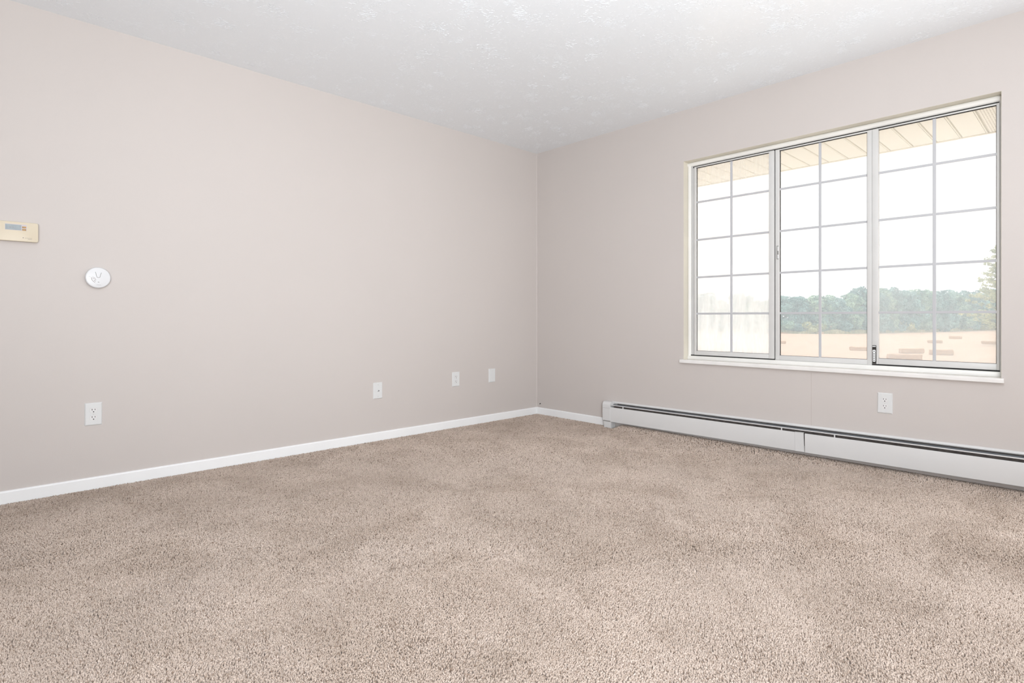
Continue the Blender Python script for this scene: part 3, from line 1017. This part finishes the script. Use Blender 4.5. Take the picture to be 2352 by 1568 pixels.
def leaf_cloud(rng, blobs, n, size, name, mat, parent):
    """n small folded leaf clumps over a set of ellipsoid blobs (centre, radii)"""
    wts = np.array([b[1][0] * b[1][1] + b[1][1] * b[1][2] for b in blobs]); wts = wts / wts.sum()
    k = rng.choice(len(blobs), n, p=wts)
    d = rng.normal(0, 1, (n, 3)); d /= np.linalg.norm(d, axis=1)[:, None]
    rad = rng.uniform(0.78, 1.06, n)[:, None]
    Cc = np.array([b[0] for b in blobs])[k]; Rr = np.array([b[1] for b in blobs])[k]
    P = Cc + d * Rr * rad
    up = d + rng.normal(0, 0.45, (n, 3)); up /= np.linalg.norm(up, axis=1)[:, None]
    t = np.cross(up, rng.normal(0, 1, (n, 3))); t /= np.linalg.norm(t, axis=1)[:, None]
    b_ = np.cross(up, t)
    s = (size * rng.uniform(0.55, 1.35, n))[:, None]
    V = np.stack([P - t * s - b_ * s * 0.5, P + t * s * 0.2 - b_ * s * 0.8 - up * s * 0.25, P + t * s + b_ * s * 0.3, P - t * s * 0.1 + b_ * s * 0.9 - up * s * 0.2, P + up * s * 0.35], axis=1)
    F = (np.arange(n)[:, None, None] * 5 + np.array([(0, 1, 4), (1, 2, 4), (2, 3, 4), (3, 0, 4)])[None]).reshape(-1, 3)
    me = bpy.data.meshes.new(name)
    me.from_pydata(V.reshape(-1, 3).tolist(), [], F.tolist())
    me.materials.append(mat)
    o = bpy.data.objects.new(name, me)
    COL.objects.link(o)
    o.parent = parent
    return o

def make_tree(seed, h, w_, mat, conifer=False, n=6400, size=0.25):
    rng = np.random.default_rng(seed)
    root = empty('tree')
    mb = MB()
    mb.tube([(0, 0, -0.1), (0.05 * w_, 0.02, h * 0.35), (0, 0, h * 0.85)], [0.028 * h, 0.020 * h, 0.004 * h], 8)
    blobs = []
    nb = 34
    for j in range(nb):
        q = 0.10 + 0.80 * (j + rng.uniform(0, 1)) / nb
        z = h * q
        spread = w_ / 2 * (1.0 - 0.88 * q if conifer else (1.0 - max(0, (q - 0.45) / 0.60) ** 2) ** 0.5 * 1.0)
        a = j * 2.4 + rng.uniform(-0.6, 0.6)
        r = spread * rng.uniform(0.35, 0.85)
        br = w_ * rng.uniform(0.11, 0.19) * (0.75 if conifer else 1)
        c_ = (r * math.cos(a), r * math.sin(a), z)
        blobs.append((c_, (br * 1.15, br * 1.15, br * (0.5 if conifer else 0.8))))
        mb.tube([(0, 0, max(0.1 * h, z - 0.18 * h)), (c_[0] * 0.6, c_[1] * 0.6, z - 0.05 * h), c_], [0.008 * h, 0.005 * h, 0.002 * h], 5)
    blobs.append(((0, 0, h * 0.92), (w_ * 0.13, w_ * 0.13, h * 0.08)))
    blobs.append(((0, 0, h * 0.55), (w_ * 0.30, w_ * 0.30, h * 0.34)))
    mb.build('trunk', M['bark'], root)
    leaf_cloud(rng, blobs, n, size, 'crown', mat, root)
    return root

ORD = ['first', 'second', 'third', 'fourth', 'fifth', 'sixth', 'seventh', 'eighth', 'ninth', 'tenth', 'eleventh', 'twelfth']
fw = Vector((math.cos(R(YAW)), math.sin(R(YAW)), 0)); rt = Vector((math.sin(R(YAW)), -math.cos(R(YAW)), 0))
# the woodland edge: (x, y) of the foot of the trees as a polyline, left to right
EDGE = [(153.6, 82.0), (151.3, 68.7), (151.8, 58.6), (152.4, 49.3), (160.6, 41.5), (176.4, 38.3), (192.0, 33.3), (212.6, 28.3), (252.6, 21.2)]
protos = [make_tree(11, 11.5, 9.0, M['leaf_blue']), make_tree(12, 12.5, 8.0, M['leaf_mid']), make_tree(13, 11.0, 10.0, M['leaf_blue']),
          make_tree(14, 12.0, 6.5, M['leaf_blue'], True), make_tree(15, 10.5, 8.5, M['leaf_mid'])]
# seen through which sash, foot (x, y), height, width, prototype
TREES = [
    ('left', 157, 87.5, 10.6, 9, 0), ('left', 158, 80.5, 12.0, 9, 2), ('left', 155.5, 74, 9.6, 9, 1), ('left', 156, 68, 11.4, 8, 0), ('left', 155, 63, 9.2, 9, 4), ('left', 156, 59.0, 11.0, 7, 3),
    ('middle', 156, 56.0, 10.4, 8.5, 2), ('middle', 156.5, 51.8, 10.0, 8.0, 0), ('middle', 158, 47.6, 10.4, 8.5, 4), ('middle', 160, 44.4, 9.6, 8.5, 2), ('middle', 164, 42.2, 10.8, 8.0, 1), ('middle', 168, 40.6, 12.6, 9.0, 0), ('middle', 173, 39.4, 11.6, 8.5, 2),
    ('right', 180, 39.0, 12.6, 9, 1), ('right', 185, 36.8, 12.9, 9, 0), ('right', 191, 35.0, 12.2, 9, 2), ('right', 197, 33.6, 12.8, 9, 4), ('right', 203, 31.6, 12.4, 9.5, 0), ('right', 211, 30.2, 12.8, 9.5, 2), ('right', 219, 28.6, 12.4, 10, 1), ('right', 228, 26.6, 13.0, 10, 0), ('right', 238, 24.4, 12.8, 11, 2), ('right', 250, 21.8, 14.2, 12, 0), ('right', 262, 18.5, 14.0, 12, 1),
]
PH = [11.5, 12.5, 11.0, 12.0, 10.5]; PW = [9.0, 8.0, 10.0, 6.5, 8.5]
used = [False] * 5
cnt = {}
rngt = random.Random(3)
for s, x, y, h_, w_, k in TREES:
    t = protos[k] if not used[k] else copy_tree(protos[k])
    used[k] = True
    t.location = (x, y, GZ0 - 0.05)
    t.rotation_euler = (0, 0, rngt.uniform(0, 6.28))
    t.scale = (w_ / PW[k], w_ / PW[k], h_ / PH[k])
    cnt[s] = cnt.get(s, 0) + 1
    tag(t, 'hazy green woodland tree, %s from the left in the %s sash' % (ORD[cnt[s] - 1], s), 'tree', 'woodland trees beyond the hay field')

# the nearer yellow-green tree at the right edge of the window: drooping sprays on visible branches
def near_tree():
    rng = np.random.default_rng(77)
    root = empty('tree', (104.5, 6.0, GZ0))
    h = 15.5
    mb = MB()
    mb.tube([(0, 0, -0.1), (0.1, 0, 4), (0, 0.1, 9), (0, 0, h - 0.6)], [0.30, 0.22, 0.13, 0.03], 10)
    blobs = []
    for j in range(95):
        z = 2.6 + (h - 3.4) * (j / 94.0)
        q = (z - 2.6) / (h - 2.6)
        Lb = (4.6 * (1 - q) ** 0.75 + 0.5) * rng.uniform(0.6, 1.05)
        a = j * 2.4 + rng.uniform(-0.4, 0.4)
        d = Vector((math.cos(a), math.sin(a), 0))
        rise = rng.uniform(0.15, 0.5)
        pts = [Vector((0, 0, z)), Vector((0, 0, z)) + d * Lb * 0.5 + Vector((0, 0, Lb * rise * 0.6)), Vector((0, 0, z)) + d * Lb + Vector((0, 0, Lb * rise))]
        mb.tube(pts, [0.05, 0.03, 0.008], 5)
        for u in (0.4, 0.62, 0.82, 1.0):
            p = pts[0].lerp(pts[2], u) + Vector((0, 0, 0.1))
            blobs.append((tuple(p), (0.34, 0.34, 0.22)))
    mb.build('trunk', M['bark'], root)
    leaf_cloud(rng, blobs, 7000, 0.13, 'crown', M['leaf_lime'], root)
    tag(root, 'nearer yellow-green tree at the right edge of the window', 'tree')
near_tree()

# bushes at the foot of the woodland
def make_bush(seed, mat):
    rng = np.random.default_rng(seed)
    root = empty('bush')
    mb = MB()
    blobs = []
    for j in range(9):
        a = rng.uniform(0, 6.28); r = rng.uniform(0.2, 1.3); z = rng.uniform(0.7, 2.0)
        b = rng.uniform(0.6, 1.0)
        blobs.append(((r * math.cos(a), r * math.sin(a), z), (b, b, b * 0.8)))
        mb.tube([(0, 0, -0.1), (r * math.cos(a) * 0.5, r * math.sin(a) * 0.5, z * 0.6), (r * math.cos(a), r * math.sin(a), z)], [0.05, 0.035, 0.01], 5)
    mb.build('stem', M['bark'], root)
    leaf_cloud(rng, blobs, 900, 0.16, 'foliage', mat, root)
    return root
bp0 = [make_bush(31, M['leaf_mid']), make_bush(32, M['leaf_lime']), make_bush(33, M['leaf_blue'])]
BUSH = [('left', 151.5, 80, 1.2, 0), ('left', 150, 71, 1.0, 2), ('left', 150, 63.5, 1.3, 0), ('middle', 150.5, 57.0, 1.35, 1), ('middle', 151, 53.6, 1.5, 0), ('middle', 151.5, 50.4, 1.1, 2), ('middle', 153, 47.5, 1.2, 1),
        ('right', 179, 36.8, 1.2, 2), ('right', 188, 34.2, 1.6, 1), ('right', 197, 31.8, 1.5, 0), ('right', 207, 29.4, 1.9, 2), ('right', 220, 26.6, 1.6, 0), ('right', 236, 23.6, 1.9, 1)]
ub = [False] * 3
cnt = {}
for s, x, y, sc_, k in BUSH:
    t = bp0[k] if not ub[k] else copy_tree(bp0[k])
    ub[k] = True
    t.location = (x, y, GZ0 - 0.05)
    t.scale = (sc_ * 1.25, sc_ * 1.25, sc_)
    t.rotation_euler = (0, 0, rngt.uniform(0, 6.28))
    cnt[s] = cnt.get(s, 0) + 1
    tag(t, 'low bush before the woodland, %s from the left in the %s sash' % (ORD[cnt[s] - 1], s), 'bush', 'bushes at the woodland edge')

# strip of tall pale grass between field and woodland
def grass_strip():
    rng = np.random.default_rng(9)
    pts = np.array(EDGE)
    pts = np.vstack([[157.0, 95.0], pts])
    n = 42000
    seg = rng.integers(0, len(pts) - 1, n)
    u = rng.uniform(0, 1, n)[:, None]
    P = pts[seg] * (1 - u) + pts[seg + 1] * u
    P[:, 0] += rng.uniform(-2.6, 1.2, n); P[:, 1] += rng.uniform(-0.6, 0.9, n)
    hgt = rng.uniform(0.35, 1.15, n) * (0.75 + 0.35 * np.sin(P[:, 1] * 0.9) * np.sin(P[:, 0] * 0.37))
    a = rng.uniform(0, 2 * PI, n)
    wd = rng.uniform(0.10, 0.30, n)
    V = np.zeros((n, 3, 3))
    V[:, 0] = np.stack([P[:, 0] - np.cos(a) * wd, P[:, 1] - np.sin(a) * wd, np.full(n, GZ0)], 1)
    V[:, 1] = np.stack([P[:, 0] + np.cos(a) * wd, P[:, 1] + np.sin(a) * wd, np.full(n, GZ0)], 1)
    V[:, 2] = np.stack([P[:, 0] + rng.normal(0, 0.15, n), P[:, 1] + rng.normal(0, 0.15, n), GZ0 + hgt], 1)
    me = bpy.data.meshes.new('tall_grass')
    me.from_pydata(V.reshape(-1, 3).tolist(), [], np.arange(n * 3).reshape(-1, 3).tolist())
    me.materials.append(M['grass'])
    o = bpy.data.objects.new('tall_grass', me)
    COL.objects.link(o)
    tag(o, 'pale tall grass strip between hay field and woodland', 'grass', kind='stuff')
grass_strip()

# summer haze hanging over the field
hz, nt, b = new_mat('summer_haze')
nt.nodes.remove(b)
vs_ = node(nt, 'ShaderNodeVolumeScatter')
vs_.inputs['Color'].default_value = (0.74, 0.93, 1.0, 1)
vs_.inputs['Density'].default_value = 0.0105
vs_.inputs['Anisotropy'].default_value = 0.2
nt.links.new(vs_.outputs[0], nt.nodes['Material Output'].inputs['Volume'])
ho = MB().box(2.5, 57, -60, 90, GZ0 + 0.02, 40).build('haze', hz)
tag(ho, 'pale blue summer haze over the field', 'haze', kind='stuff')
